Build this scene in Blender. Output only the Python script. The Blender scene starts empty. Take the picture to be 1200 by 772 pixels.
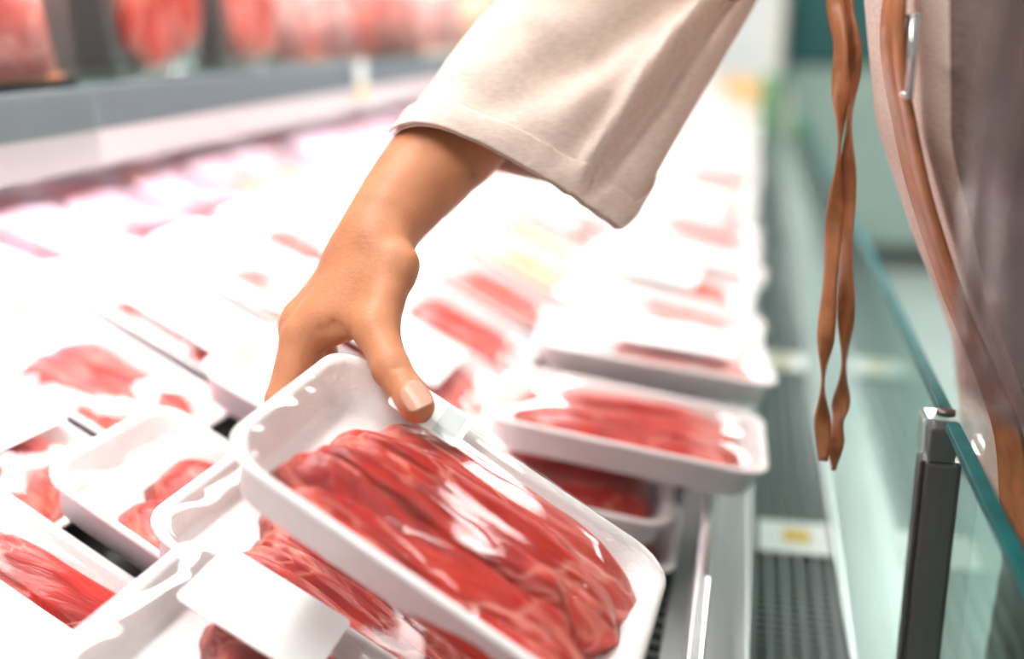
import bpy, bmesh, math, random
import numpy as np
from mathutils import Vector, Matrix, noise

scene = bpy.context.scene
COL = scene.collection
random.seed(7)

# ------------------------------------------------------------------ camera
FPX = 1300.0
PITCH = math.atan(356 / FPX)
YAW = math.atan(290 * math.cos(PITCH) / FPX)
CAM = np.array([0.0, 0.0, 1.30])
FW = np.array([-math.sin(YAW) * math.cos(PITCH), math.cos(YAW) * math.cos(PITCH), -math.sin(PITCH)])
RT = np.array([math.cos(YAW), math.sin(YAW), 0.0])
UP = np.cross(RT, FW)


def at(x, y, d):
    """a point of the place, measured off the photograph: pixel and distance"""
    return CAM + d * (FW + RT * (x - 600) / FPX + UP * (386 - y) / FPX)


cd = bpy.data.cameras.new('camera')
cam = bpy.data.objects.new('camera', cd)
COL.objects.link(cam)
M3 = Matrix((RT, UP, -FW)).transposed()
cam.matrix_world = Matrix.Translation(CAM) @ M3.to_4x4()
cd.sensor_width = 36
cd.lens = FPX / 1200 * 36
cd.clip_start = 0.02
cd.dof.use_dof = True
cd.dof.focus_distance = 0.650
cd.dof.aperture_fstop = 1.9
scene.camera = cam

# ------------------------------------------------------------------ light and exposure
vs = scene.view_settings
vs.view_transform = 'Standard'
vs.look = 'None'
vs.gamma = 1
vs.use_curve_mapping = False
vs.exposure = 0.63

world = bpy.data.worlds.new('world')
scene.world = world
world.use_nodes = True
bgn = world.node_tree.nodes['Background']
bgn.inputs[0].default_value = (0.95, 0.97, 1.0, 1)
bgn.inputs[1].default_value = 0.15


def area(name, loc, sx, sy, power, col=(1, 1, 1), rot=(0, 0, 0)):
    l = bpy.data.lights.new(name, 'AREA')
    l.shape = 'RECTANGLE'
    l.size, l.size_y, l.energy, l.color = sx, sy, power, col
    o = bpy.data.objects.new(name, l)
    o.location = loc
    o.rotation_euler = rot
    COL.objects.link(o)
    return o


# light of the tube in the canopy over the case and of the tube under the shelf
area('canopy_tube_light', (-0.42, 2.3, 1.985), 0.10, 4.6, 21, (1.0, 0.95, 0.92))
area('shelf_tube_light', (-0.70, 2.6, 1.188), 0.03, 4.6, 3.6, (1.0, 0.62, 0.80))


# ------------------------------------------------------------------ materials
def mat(name, col, rough=0.5, metal=0.0, var=0.0, scale=20.0, bump=0.0, bscale=60.0, col2=None,
        stretch=(1, 1, 1), emis=0.0, sss=0.0, sss_r=(1, .3, .2), spec=0.5, coat=0.0):
    m = bpy.data.materials.new(name)
    m.use_nodes = True
    nt = m.node_tree
    b = nt.nodes['Principled BSDF']
    b.inputs['Base Color'].default_value = (*col, 1)
    b.inputs['Roughness'].default_value = rough
    b.inputs['Metallic'].default_value = metal
    b.inputs['Specular IOR Level'].default_value = spec
    b.inputs['Coat Weight'].default_value = coat
    if sss:
        b.inputs['Subsurface Weight'].default_value = sss
        b.inputs['Subsurface Radius'].default_value = sss_r
        b.inputs['Subsurface Scale'].default_value = 0.006
    if emis:
        b.inputs['Emission Color'].default_value = (*col, 1)
        b.inputs['Emission Strength'].default_value = emis
    tc = nt.nodes.new('ShaderNodeTexCoord')
    mp = nt.nodes.new('ShaderNodeMapping')
    mp.inputs['Scale'].default_value = stretch
    nt.links.new(tc.outputs['Object'], mp.inputs[0])
    if var or col2:
        n = nt.nodes.new('ShaderNodeTexNoise')
        n.inputs['Scale'].default_value = scale
        n.inputs['Detail'].default_value = 4
        nt.links.new(mp.outputs[0], n.inputs['Vector'])
        r = nt.nodes.new('ShaderNodeValToRGB')
        c2 = col2 or tuple(max(0, c * (1 - var)) for c in col)
        r.color_ramp.elements[0].position = 0.35
        r.color_ramp.elements[1].position = 0.65
        r.color_ramp.elements[0].color = (*c2, 1)
        r.color_ramp.elements[1].color = (*col, 1)
        nt.links.new(n.outputs[0], r.inputs[0])
        nt.links.new(r.outputs[0], b.inputs['Base Color'])
    if bump:
        n2 = nt.nodes.new('ShaderNodeTexNoise')
        n2.inputs['Scale'].default_value = bscale
        n2.inputs['Detail'].default_value = 3
        nt.links.new(mp.outputs[0], n2.inputs['Vector'])
        bp = nt.nodes.new('ShaderNodeBump')
        bp.inputs['Strength'].default_value = 1.0
        bp.inputs['Distance'].default_value = bump
        nt.links.new(n2.outputs[0], bp.inputs['Height'])
        nt.links.new(bp.outputs[0], b.inputs['Normal'])
    return m


def meat_mat(name, deep, mid, fat, fat_w=0.045, scale=22.0):
    """raw meat: long red fibres, thin pale fat seams, wet gloss"""
    m = bpy.data.materials.new(name)
    m.use_nodes = True
    nt = m.node_tree
    b = nt.nodes['Principled BSDF']
    b.inputs['Roughness'].default_value = 0.28
    b.inputs['Specular IOR Level'].default_value = 0.3
    b.inputs['Subsurface Weight'].default_value = 0.12
    b.inputs['Subsurface Radius'].default_value = (1, .2, .12)
    b.inputs['Subsurface Scale'].default_value = 0.004
    N = nt.nodes.new
    tc = N('ShaderNodeTexCoord')
    mp = N('ShaderNodeMapping')
    mp.inputs['Scale'].default_value = (0.42, 1, 1)
    mp.inputs['Rotation'].default_value = (0, 0, 0.12)
    nt.links.new(tc.outputs['Object'], mp.inputs[0])
    n1 = N('ShaderNodeTexNoise')
    n1.inputs['Scale'].default_value = scale * 1.6
    n1.inputs['Detail'].default_value = 6
    n1.inputs['Roughness'].default_value = 0.6
    n1.inputs['Distortion'].default_value = 0.8
    nt.links.new(mp.outputs[0], n1.inputs['Vector'])
    r1 = N('ShaderNodeValToRGB')
    r1.color_ramp.elements[0].position = 0.36
    r1.color_ramp.elements[1].position = 0.66
    r1.color_ramp.elements[0].color = (*deep, 1)
    r1.color_ramp.elements[1].color = (*mid, 1)
    nt.links.new(n1.outputs[0], r1.inputs[0])
    # fat seams: where a slow noise crosses its middle value
    n2 = N('ShaderNodeTexNoise')
    n2.inputs['Scale'].default_value = scale
    n2.inputs['Detail'].default_value = 3
    n2.inputs['Distortion'].default_value = 1.2
    mp2 = N('ShaderNodeMapping')
    mp2.inputs['Scale'].default_value = (0.45, 1, 1)
    mp2.inputs['Location'].default_value = (3.1, 1.7, 0)
    nt.links.new(tc.outputs['Object'], mp2.inputs[0])
    nt.links.new(mp2.outputs[0], n2.inputs['Vector'])
    s = N('ShaderNodeMath'); s.operation = 'SUBTRACT'; s.inputs[1].default_value = 0.5
    a = N('ShaderNodeMath'); a.operation = 'ABSOLUTE'
    nt.links.new(n2.outputs[0], s.inputs[0]); nt.links.new(s.outputs[0], a.inputs[0])
    r2 = N('ShaderNodeValToRGB')
    r2.color_ramp.elements[0].position = 0.0
    r2.color_ramp.elements[0].color = (0.45, 0.45, 0.45, 1)
    r2.color_ramp.elements[1].position = fat_w
    r2.color_ramp.elements[1].color = (0, 0, 0, 1)
    nt.links.new(a.outputs[0], r2.inputs[0])
    mx = N('ShaderNodeMixRGB')
    mx.inputs[2].default_value = (*fat, 1)
    at_ = N('ShaderNodeAttribute'); at_.attribute_name = 'fat'
    mm_ = N('ShaderNodeMath'); mm_.operation = 'MULTIPLY'
    nt.links.new(at_.outputs['Fac'], mm_.inputs[0]); nt.links.new(n1.outputs[0], mm_.inputs[1])
    ad = N('ShaderNodeMath'); ad.operation = 'ADD'; ad.use_clamp = True
    nt.links.new(r2.outputs[0], ad.inputs[0]); nt.links.new(mm_.outputs[0], ad.inputs[1])
    nt.links.new(ad.outputs[0], mx.inputs[0])
    nt.links.new(r1.outputs[0], mx.inputs[1])
    nt.links.new(mx.outputs[0], b.inputs['Base Color'])
    bp = N('ShaderNodeBump')
    bp.inputs['Distance'].default_value = 0.0038
    nt.links.new(n1.outputs[0], bp.inputs['Height'])
    nt.links.new(bp.outputs[0], b.inputs['Normal'])
    return m


def clear_mat(name, tint=(1, 1, 1), rough=0.03, ior=1.45, gloss=1.0, bump=0.0, bscale=40, milk=0.0, milkcol=(1, 1, 1), stretch=(1, 1, 1)):
    """thin clear plastic or glass: see-through, with mirror gloss by Fresnel"""
    m = bpy.data.materials.new(name)
    m.use_nodes = True
    nt = m.node_tree
    for n in list(nt.nodes):
        if n.type == 'BSDF_PRINCIPLED':
            nt.nodes.remove(n)
    out = [n for n in nt.nodes if n.type == 'OUTPUT_MATERIAL'][0]
    N = nt.nodes.new
    tr = N('ShaderNodeBsdfTransparent'); tr.inputs[0].default_value = (*tint, 1)
    gl = N('ShaderNodeBsdfGlossy'); gl.inputs['Roughness'].default_value = rough
    gl.inputs[0].default_value = (gloss, gloss, gloss, 1)
    fr = N('ShaderNodeFresnel'); fr.inputs['IOR'].default_value = ior
    mx = N('ShaderNodeMixShader')
    ge = N('ShaderNodeNewGeometry')
    e1 = N('ShaderNodeMath'); e1.operation = 'MULTIPLY_ADD'; e1.inputs[1].default_value = -2; e1.inputs[2].default_value = 1
    e2 = N('ShaderNodeMath'); e2.operation = 'POWER'; e2.inputs[0].default_value = ior
    nt.links.new(ge.outputs['Backfacing'], e1.inputs[0]); nt.links.new(e1.outputs[0], e2.inputs[1]); nt.links.new(e2.outputs[0], fr.inputs['IOR'])
    nt.links.new(fr.outputs[0], mx.inputs[0])
    base = tr
    if milk:
        df = N('ShaderNodeBsdfTranslucent'); df.inputs[0].default_value = (*milkcol, 1)
        dd = N('ShaderNodeBsdfDiffuse'); dd.inputs[0].default_value = (*milkcol, 1)
        m0 = N('ShaderNodeMixShader'); m0.inputs[0].default_value = 0.5
        nt.links.new(df.outputs[0], m0.inputs[1]); nt.links.new(dd.outputs[0], m0.inputs[2])
        m2 = N('ShaderNodeMixShader'); m2.inputs[0].default_value = milk
        nt.links.new(tr.outputs[0], m2.inputs[1]); nt.links.new(m0.outputs[0], m2.inputs[2])
        base = m2
    nt.links.new(base.outputs[0], mx.inputs[1])
    nt.links.new(gl.outputs[0], mx.inputs[2])
    nt.links.new(mx.outputs[0], out.inputs[0])
    if bump:
        tc = N('ShaderNodeTexCoord')
        mp = N('ShaderNodeMapping'); mp.inputs['Scale'].default_value = stretch
        nt.links.new(tc.outputs['Object'], mp.inputs[0])
        nz = N('ShaderNodeTexNoise'); nz.inputs['Scale'].default_value = bscale
        nt.links.new(mp.outputs[0], nz.inputs['Vector'])
        bp = N('ShaderNodeBump'); bp.inputs['Distance'].default_value = bump
        nt.links.new(nz.outputs[0], bp.inputs['Height'])
        nt.links.new(bp.outputs[0], gl.inputs['Normal'])
        nt.links.new(bp.outputs[0], fr.inputs['Normal'])
    return m


MT = dict(
    foam=mat('white_foam', (0.86, 0.83, 0.83), 0.45, var=0.04, scale=120, bump=0.0004, bscale=500),
    beef=meat_mat('beef_red', (0.30, 0.006, 0.004), (0.66, 0.040, 0.024), (0.86, 0.36, 0.28)),
    beef_deep=meat_mat('beef_deep_red', (0.22, 0.003, 0.003), (0.60, 0.026, 0.016), (0.84, 0.30, 0.23), 0.030, 22),
    veal=meat_mat('beef_rose', (0.42, 0.030, 0.024), (0.72, 0.115, 0.085), (0.90, 0.50, 0.43), 0.045, 18),
    pork=meat_mat('pork_pink', (0.66, 0.16, 0.15), (0.84, 0.36, 0.33), (0.92, 0.70, 0.66), 0.06, 18),
    poultry=meat_mat('poultry_orange', (0.72, 0.30, 0.16), (0.88, 0.52, 0.33), (0.93, 0.75, 0.60), 0.06, 16),
    film=clear_mat('cling_film', rough=0.05, ior=1.33, bump=0.00022, bscale=40, stretch=(0.25, 1.2, 1), milk=0.012),
    label=mat('label_paper', (0.86, 0.88, 0.87), 0.35, var=0.04, scale=30),
    print=mat('label_print', (0.60, 0.65, 0.65), 0.5, var=0.04, scale=10),
    yellow=mat('yellow_label', (0.85, 0.56, 0.10), 0.45, var=0.15, scale=60),
    skin=mat('skin', (0.63, 0.26, 0.13), 0.52, spec=0.35, var=0.16, scale=45, bump=0.0003, bscale=420, sss=0.18),
    nail=mat('nail', (0.70, 0.36, 0.26), 0.32, var=0.06, scale=200),
    linen=mat('beige_linen', (0.80, 0.635, 0.55), 0.85, var=0.14, scale=160, stretch=(1, 1, 4), bump=0.0005, bscale=900),
    leather=mat('tan_leather', (0.42, 0.155, 0.055), 0.45, var=0.35, scale=60, bump=0.0004, bscale=300),
    vest=mat('taupe_wool', (0.17, 0.125, 0.105), 0.9, var=0.35, scale=140, stretch=(1, 1, 5), bump=0.001, bscale=300),
    trousers=mat('dark_brown_cotton', (0.085, 0.062, 0.052), 0.9, var=0.35, scale=130, stretch=(1, 1, 6), bump=0.001, bscale=300),
    hair=mat('brown_hair', (0.09, 0.045, 0.025), 0.5, var=0.4, scale=90, stretch=(5, 5, 1), bump=0.002, bscale=120),
    canvas=mat('brown_canvas', (0.16, 0.10, 0.07), 0.9, var=0.4, scale=120, bump=0.001, bscale=250),
    shoe=mat('shoe_leather', (0.06, 0.045, 0.04), 0.5, var=0.2, scale=40),
    steel=mat('grey_steel', (0.46, 0.49, 0.49), 0.42, metal=0.6, var=0.12, scale=30, stretch=(1, .2, 1)),
    wire=mat('grey_wire', (0.30, 0.31, 0.31), 0.38, metal=0.7, var=0.2, scale=80),
    chrome=mat('bright_wire', (0.72, 0.72, 0.73), 0.25, metal=0.85, var=0.1, scale=80),
    dark=mat('dark_plenum', (0.012, 0.017, 0.018), 0.7, var=0.3, scale=20),
    grille=mat('grille_plastic', (0.30, 0.34, 0.335), 0.45, var=0.25, scale=40),
    post=mat('graphite_post', (0.13, 0.12, 0.117), 0.38, metal=0.35, var=0.12, scale=30, stretch=(1, 1, .1)),
    post_edge=mat('graphite_post_edge', (0.075, 0.070, 0.070), 0.35, metal=0.4, var=0.12, scale=30),
    screw=mat('dark_screw', (0.16, 0.14, 0.14), 0.35, metal=0.8, var=0.2, scale=200),
    glass=clear_mat('green_glass', (0.86, 0.955, 0.93), 0.01, 1.5, bump=0.0),
    glass_edge=mat('glass_edge_teal', (0.005, 0.12, 0.12), 0.5, var=0.3, scale=30, spec=0.25),
    acrylic=clear_mat('clear_acrylic', (0.97, 0.98, 0.98), 0.04, 1.5, milk=0.06, milkcol=(0.9, 0.92, 0.92)),
    boxclear=clear_mat('clear_box', (0.97, 0.97, 0.97), 0.04, 1.5, bump=0.0012, bscale=45, milk=0.02),
    bag=clear_mat('crumpled_bag', (0.80, 0.78, 0.78), 0.10, 1.36, bump=0.005, bscale=22, milk=0.30, milkcol=(0.20, 0.17, 0.17), stretch=(1, 1, .35)),
    rail=mat('grey_rail', (0.17, 0.195, 0.225), 0.42, metal=0.15, var=0.12, scale=60, stretch=(1, .1, 6)),
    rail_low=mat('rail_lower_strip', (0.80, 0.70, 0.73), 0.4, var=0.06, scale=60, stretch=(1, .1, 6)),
    shelf=mat('shelf_metal', (0.30, 0.33, 0.33), 0.4, metal=0.3, var=0.1, scale=30),
    shelf_glass=mat('shelf_edge_green', (0.20, 0.34, 0.31), 0.2, var=0.2, scale=30),
    ledge=mat('ledge_steel', (0.32, 0.40, 0.38), 0.30, metal=0.5, var=0.15, scale=14, stretch=(1, .3, 1)),
    casein=mat('case_inner_grey', (0.24, 0.225, 0.225), 0.5, var=0.08, scale=6),
    caseout=mat('case_outer_white', (0.74, 0.77, 0.76), 0.4, var=0.05, scale=6),
    black=mat('black_tray', (0.02, 0.02, 0.022), 0.35, var=0.3, scale=60),
    amber=mat('amber_base', (0.62, 0.20, 0.07), 0.4, var=0.3, scale=50),
    greypack=mat('grey_pack', (0.32, 0.33, 0.34), 0.5, var=0.3, scale=20),
    floor=mat('pale_floor', (0.42, 0.50, 0.475), 0.22, var=0.08, scale=3, bump=0.0005, bscale=10),
    wall=mat('pale_wall', (0.70, 0.74, 0.72), 0.7, var=0.05, scale=2),
    ceiling=mat('grey_ceiling', (0.42, 0.44, 0.44), 0.8, var=0.04, scale=3),
    teal=mat('dark_teal', (0.010, 0.115, 0.115), 0.4, var=0.35, scale=4),
    palegreen=mat('pale_green', (0.30, 0.40, 0.36), 0.4, var=0.08, scale=6),
    orange=mat('orange_pack', (0.92, 0.52, 0.16), 0.5, var=0.12, scale=25),
    cream=mat('cream_pack', (0.86, 0.80, 0.70), 0.5, var=0.12, scale=25),
    leaf=mat('green_pack', (0.16, 0.42, 0.18), 0.5, var=0.3, scale=25),
    lamp=mat('lamp_white', (1.0, 0.98, 0.95), 0.4, emis=12.0),
    tube=mat('tube_pink', (1.0, 0.80, 0.90), 0.4, emis=9.0),
    lamp_body=mat('lamp_housing', (0.7, 0.7, 0.7), 0.5, var=0.05, scale=10),
)


# ------------------------------------------------------------------ helpers
def tag(o, label=None, cat=None, group=None, kind=None):
    if label: o['label'] = label
    if cat: o['category'] = cat
    if group: o['group'] = group
    if kind: o['kind'] = kind
    return o


def empty(name, loc=(0, 0, 0), rot=None):
    o = bpy.data.objects.new(name, None)
    o.empty_display_size = 0.03
    COL.objects.link(o)
    if rot is not None:
        o.matrix_world = Matrix.Translation(Vector(loc)) @ rot.to_4x4()
    else:
        o.location = loc
    return o


def mesh(name, verts, faces, smooth=True):
    me = bpy.data.meshes.new(name)
    me.from_pydata([tuple(map(float, v)) for v in verts], [], [tuple(map(int, f)) for f in faces])
    me.validate()
    me.update()
    if smooth:
        me.polygons.foreach_set('use_smooth', [True] * len(me.polygons))
    return me


def obj(name, me, m=None, parent=None, loc=None, rot=None):
    if m is not None and not me.materials:
        me.materials.append(MT[m] if isinstance(m, str) else m)
    o = bpy.data.objects.new(name, me)
    COL.objects.link(o)
    if parent is not None:
        o.parent = parent
    if loc is not None:
        o.location = loc
    if rot is not None:
        o.rotation_euler = rot
    return o


def org(parent):
    return np.array(parent.location) if parent is not None else np.zeros(3)


def bm_mesh(name, bm, smooth=False):
    me = bpy.data.meshes.new(name)
    bmesh.ops.recalc_face_normals(bm, faces=bm.faces)
    bm.to_mesh(me)
    bm.free()
    if smooth:
        me.polygons.foreach_set('use_smooth', [True] * len(me.polygons))
    return me


def bm_box(bm, lo, hi, bev=0.0):
    r = bmesh.ops.create_cube(bm, size=1)
    for v in r['verts']:
        v.co = Vector([lo[i] + (v.co[i] + 0.5) * (hi[i] - lo[i]) for i in range(3)])
    if bev:
        es = list({e for v in r['verts'] for e in v.link_edges})
        bmesh.ops.bevel(bm, geom=es, offset=bev, segments=2, affect='EDGES', profile=0.6)


def boxme(name, lo, hi, bev=0.0):
    bm = bmesh.new()
    bm_box(bm, lo, hi, bev)
    return bm_mesh(name, bm)


def box(name, lo, hi, m, parent=None, bev=0.0):
    """a box given in world coordinates; its object sits at the box's foot"""
    lo, hi = np.minimum(lo, hi), np.maximum(lo, hi)
    foot = np.array([(lo[0] + hi[0]) / 2, (lo[1] + hi[1]) / 2, lo[2]])
    me = boxme(name, lo - foot, hi - foot, bev)
    o = obj(name, me, m, parent)
    o.location = foot - (org(parent))
    return o


def tube_me(name, pts, radii, seg=10, caps=True):
    pts = [np.array(p, float) for p in pts]
    if not hasattr(radii, '__len__'):
        radii = [radii] * len(pts)
    V, F = [], []
    prev = None
    for i, p in enumerate(pts):
        t = pts[min(i + 1, len(pts) - 1)] - pts[max(i - 1, 0)]
        t = t / (np.linalg.norm(t) + 1e-12)
        if prev is None:
            a = np.array([0, 0, 1.0]) if abs(t[2]) < 0.9 else np.array([1.0, 0, 0])
        else:
            a = prev
        x = a - t * (a @ t)
        x /= np.linalg.norm(x)
        prev = x
        y = np.cross(t, x)
        for k in range(seg):
            an = 2 * math.pi * k / seg
            V.append(p + radii[i] * (math.cos(an) * x + math.sin(an) * y))
    for i in range(len(pts) - 1):
        for k in range(seg):
            F.append((i * seg + k, i * seg + (k + 1) % seg, (i + 1) * seg + (k + 1) % seg, (i + 1) * seg + k))
    if caps:
        F.append(tuple(range(seg))[::-1])
        F.append(tuple(range((len(pts) - 1) * seg, len(pts) * seg)))
    return mesh(name, V, F)


def loft(name, rings, closed=True, smooth=True, cap0=False, cap1=False):
    n = len(rings[0])
    V = [v for r in rings for v in r]
    F = []
    for i in range(len(rings) - 1):
        for k in range(n if closed else n - 1):
            F.append((i * n + k, i * n + (k + 1) % n, (i + 1) * n + (k + 1) % n, (i + 1) * n + k))
    if cap0: F.append(tuple(range(n))[::-1])
    if cap1: F.append(tuple(range((len(rings) - 1) * n, len(rings) * n)))
    return mesh(name, V, F, smooth)


def solidify(o, t, offset=-1):
    md = o.modifiers.new('solid', 'SOLIDIFY')
    md.thickness = t
    md.offset = offset
    return o


def nz(x, y, z=0.0, seed=0):
    return noise.noise(Vector((x + seed * 13.7, y - seed * 7.3, z + seed * 3.1)))


def catmull(P, n):
    P = [np.array(p, float) for p in P]
    out = []
    Q = [2 * P[0] - P[1]] + P + [2 * P[-1] - P[-2]]
    m = len(P) - 1
    for i in range(n):
        s = i / (n - 1) * m
        k = min(int(s), m - 1)
        t = s - k
        a, b, c, d = Q[k:k + 4]
        out.append(0.5 * (2 * b + (c - a) * t + (2 * a - 5 * b + 4 * c - d) * t * t + (3 * b - a - 3 * c + d) * t ** 3))
    return out


def copy_tree(o, parent=None):
    c = o.copy()
    COL.objects.link(c)
    c.parent = parent
    for ch in list(o.children):
        copy_tree(ch, c)
    return c


# ------------------------------------------------------------------ the shop around the case
def struct(o):
    o['kind'] = 'structure'
    return o


struct(box('floor', (-1.6, -2.5, -0.1), (4.2, 9.2, 0), 'floor'))
struct(box('ceiling', (-1.6, -2.5, 3.2), (4.2, 9.2, 3.3), 'ceiling'))
struct(box('wall_left', (-1.7, -2.5, 0), (-1.6, 9.2, 3.2), 'wall'))
struct(box('wall_right', (4.2, -2.5, 0), (4.3, 9.2, 3.2), 'wall'))
struct(box('wall_back', (-1.7, 9.2, 0), (4.3, 9.3, 3.2), 'wall'))
struct(box('wall_front', (-1.7, -2.6, 0), (4.3, -2.5, 3.2), 'wall'))

for i, (lx, ly) in enumerate([(x, y) for x in (1.15, 2.6) for y in (-0.6, 1.6, 3.4, 5.2, 7.0)]):
    t = empty('ceiling_light', (lx, ly, 3.2))
    obj('housing', boxme('lamp_housing', (-0.17, -0.72, -0.05), (0.17, 0.72, -0.001), 0.01), 'lamp_body', t)
    obj('diffuser', boxme('lamp_diffuser', (-0.15, -0.70, -0.062), (0.15, 0.70, -0.05), 0.004), 'lamp', t)
    tag(t, 'long white ceiling light panel above the shop aisle', 'light', 'ceiling lights over the aisle')

# ------------------------------------------------------------------ refrigerated case
Y0, Y1 = -0.6, 5.3
SL = 0.20                                   # slope of the product deck


def deck_z(x):
    return 0.857 + SL * (-0.05 - x)


case = empty('refrigerated_case', (-0.45, 2.3, 0))
tag(case, 'long grey refrigerated meat case with a sloping deck and a front air grille', 'display case')
box('base', (-1.15, Y0, 0.0), (0.135, Y1, 0.70), 'caseout', case, 0.01)
box('back_panel', (-1.15, Y0, 0.70), (-1.08, Y1, 2.10), 'casein', case, 0.005)
# sloping deck under the trays
o0 = org(case)
prof = [(-0.045, deck_z(-0.045) - 0.006), (-0.55, deck_z(-0.55) - 0.006), (-1.08, deck_z(-1.08) - 0.006), (-1.08, 0.70), (-0.045, 0.70)]
obj('deck', loft('deck', [[np.array((x, y, z)) - o0 for x, z in prof] for y in (Y0, Y1)], smooth=False, cap0=True, cap1=True), 'dark', case)
# steel nose in front of the rack, then the sunken grille
box('nose', (-0.045, Y0, 0.70), (0.018, Y1, 0.868), 'steel', case, 0.003)
box('front_ledge', (0.096, Y0, 0.70), (0.135, Y1, 0.828), 'ledge', case, 0.004)
box('canopy', (-1.15, Y0, 2.00), (-0.28, Y1, 2.12), 'caseout', case, 0.01)
box('canopy_tube', (-0.47, 0.0, 1.988), (-0.37, 4.6, 1.999), 'lamp', case)

gr = empty('air_grille', (0.057, 0, 0.0))
tag(gr, 'dark slotted air return grille running along the glass front', 'grille')
box('duct_floor', (0.018, Y0, 0.70), (0.096, Y1, 0.745), 'dark', gr)
for k in range(6):
    x = 0.022 + k * 0.014
    box('long_bar', (x - 0.0014, 0.2, 0.800), (x + 0.0014, Y1, 0.818), 'grille', gr)
slat_me = boxme('grille_slat', (-0.0385, -0.0017, 0), (0.0385, 0.0017, 0.009))
slat_me.materials.append(MT['grille'])
for k in range(290):
    s = obj('slat', slat_me, None, gr)
    s.location = (0.0, 0.42 + k * 0.0115, 0.804)
bm = bmesh.new()
for k in range(110):
    y = 0.42 + 290 * 0.0115 + k * 0.0144
    bm_box(bm, (-0.0385, y - 0.002, 0.803), (0.0385, y + 0.002, 0.815))
o = obj('slat_run', bm_mesh('slat_run', bm), 'grille', gr)
o['kind'] = 'stuff'

# wire rack that carries the trays, with its front fence
rack = empty('wire_rack', (-0.098, 0, 0))
tag(rack, 'dark wire rack with a bright rod fence along the case front', 'rack')
wire_me = tube_me('rack_wire', [(-0.21, 0, deck_z(-0.33) + 0.002), (0.068, 0, deck_z(-0.052) + 0.002), (0.071, 0, deck_z(-0.05) + 0.014)], 0.0021, 8)
wire_me.materials.append(MT['wire'])
fence_me = tube_me('fence_wire', [(0.076, 0, deck_z(-0.05) - 0.004), (0.0765, 0, 0.924), (0.083, 0, 0.924), (0.084, 0, 0.884)], 0.0016, 8)
fence_me.materials.append(MT['chrome'])
for k in range(140):
    y = 0.40 + k * 0.0165
    obj('wire', wire_me, None, rack).location = (0, y, 0)
    if k < 120:
        obj('fence_wire', fence_me, None, rack).location = (0, y + 0.008, 0)
for z, x, r, mm in ((0.9275, 0.0800, 0.0032, 'chrome'), (0.890, 0.0735, 0.002, 'wire')):
    obj('rail_rod', tube_me('rail_rod', [(x, 0.36, z), (x, 2.72, z)], r, 10), mm, rack)
obj('rail_sleeve', boxme('rail_sleeve', (0.0755, 0.42, 0.902), (0.0865, 0.708, 0.934), 0.003), 'chrome', rack)

# ------------------------------------------------------------------ glass front and its post
GX, GZ = 0.1300, 1.0605


gb = empty('glass_barrier', (GX, 0.701, 0.83))
tag(gb, 'low green tinted glass barrier with a graphite post along the case front', 'glass barrier')
for (ya, yb) in ((-0.3, 0.686), (0.716, 2.6), (2.605, Y1)):
    a, b = ya - 0.701, yb - 0.701
    pn = obj('pane', boxme('pane', (-0.003, a, 0.0), (0.003, b, GZ - 0.83 - 0.0015)), 'glass', gb)
    obj('polished_edge', boxme('polished_edge', (-0.0042, a, GZ - 0.83 - 0.0013), (0.0042, b, GZ - 0.83 + 0.004), 0.0008), 'glass_edge', pn)
post = obj('post', boxme('post', (-0.0125, -0.011, 0.0), (0.0095, 0.011, 0.205), 0.0025), 'post', gb)
post['label'] = 'square graphite post with a clear cap and a dark screw'
obj('edge_strip', boxme('edge_strip', (-0.0155, -0.008, 0.005), (-0.0127, 0.009, 0.205), 0.001), 'post_edge', post)
obj('post_top', boxme('post_top', (-0.0115, -0.010, 0.2055), (0.0080, 0.010, 0.2275), 0.002), 'post_edge', post)
obj('corner_cap', boxme('corner_cap', (-0.0165, -0.013, 0.2065), (0.0130, 0.013, 0.2345), 0.003), 'acrylic', post)
obj('cap_screw', tube_me('cap_screw', [(-0.002, 0, 0.2345), (-0.002, 0, 0.2372), (-0.002, 0, 0.2380)], [0.006, 0.0058, 0.004], 16), 'screw', post)
obj('glass_clip', boxme('glass_clip', (0.0135, -0.012, 0.213), (0.021, 0.030, 0.2335), 0.002), 'acrylic', post)

# stickers lying on the grille
for (cx, cy, s, nm, lab) in ((0.062, 1.02, 0.036, 'yellow', 'small white price card with a yellow square lying on the grille beside the meat trays'),
                             (0.060, 1.62, 0.036, 'yellow', 'blurred white card with a yellow mark farther along the grille')):
    t = empty('price_card', (cx, cy, 0.8185))
    obj('card', boxme('card', (-s, -0.03, 0), (s * 0.9, 0.04, 0.0012), 0.0004), 'label', t)
    obj('yellow_mark', boxme('yellow_mark', (-0.012, -0.008, 0.0013), (0.014, 0.022, 0.0019)), nm, t)
    tag(t, lab, 'price card')

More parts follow.
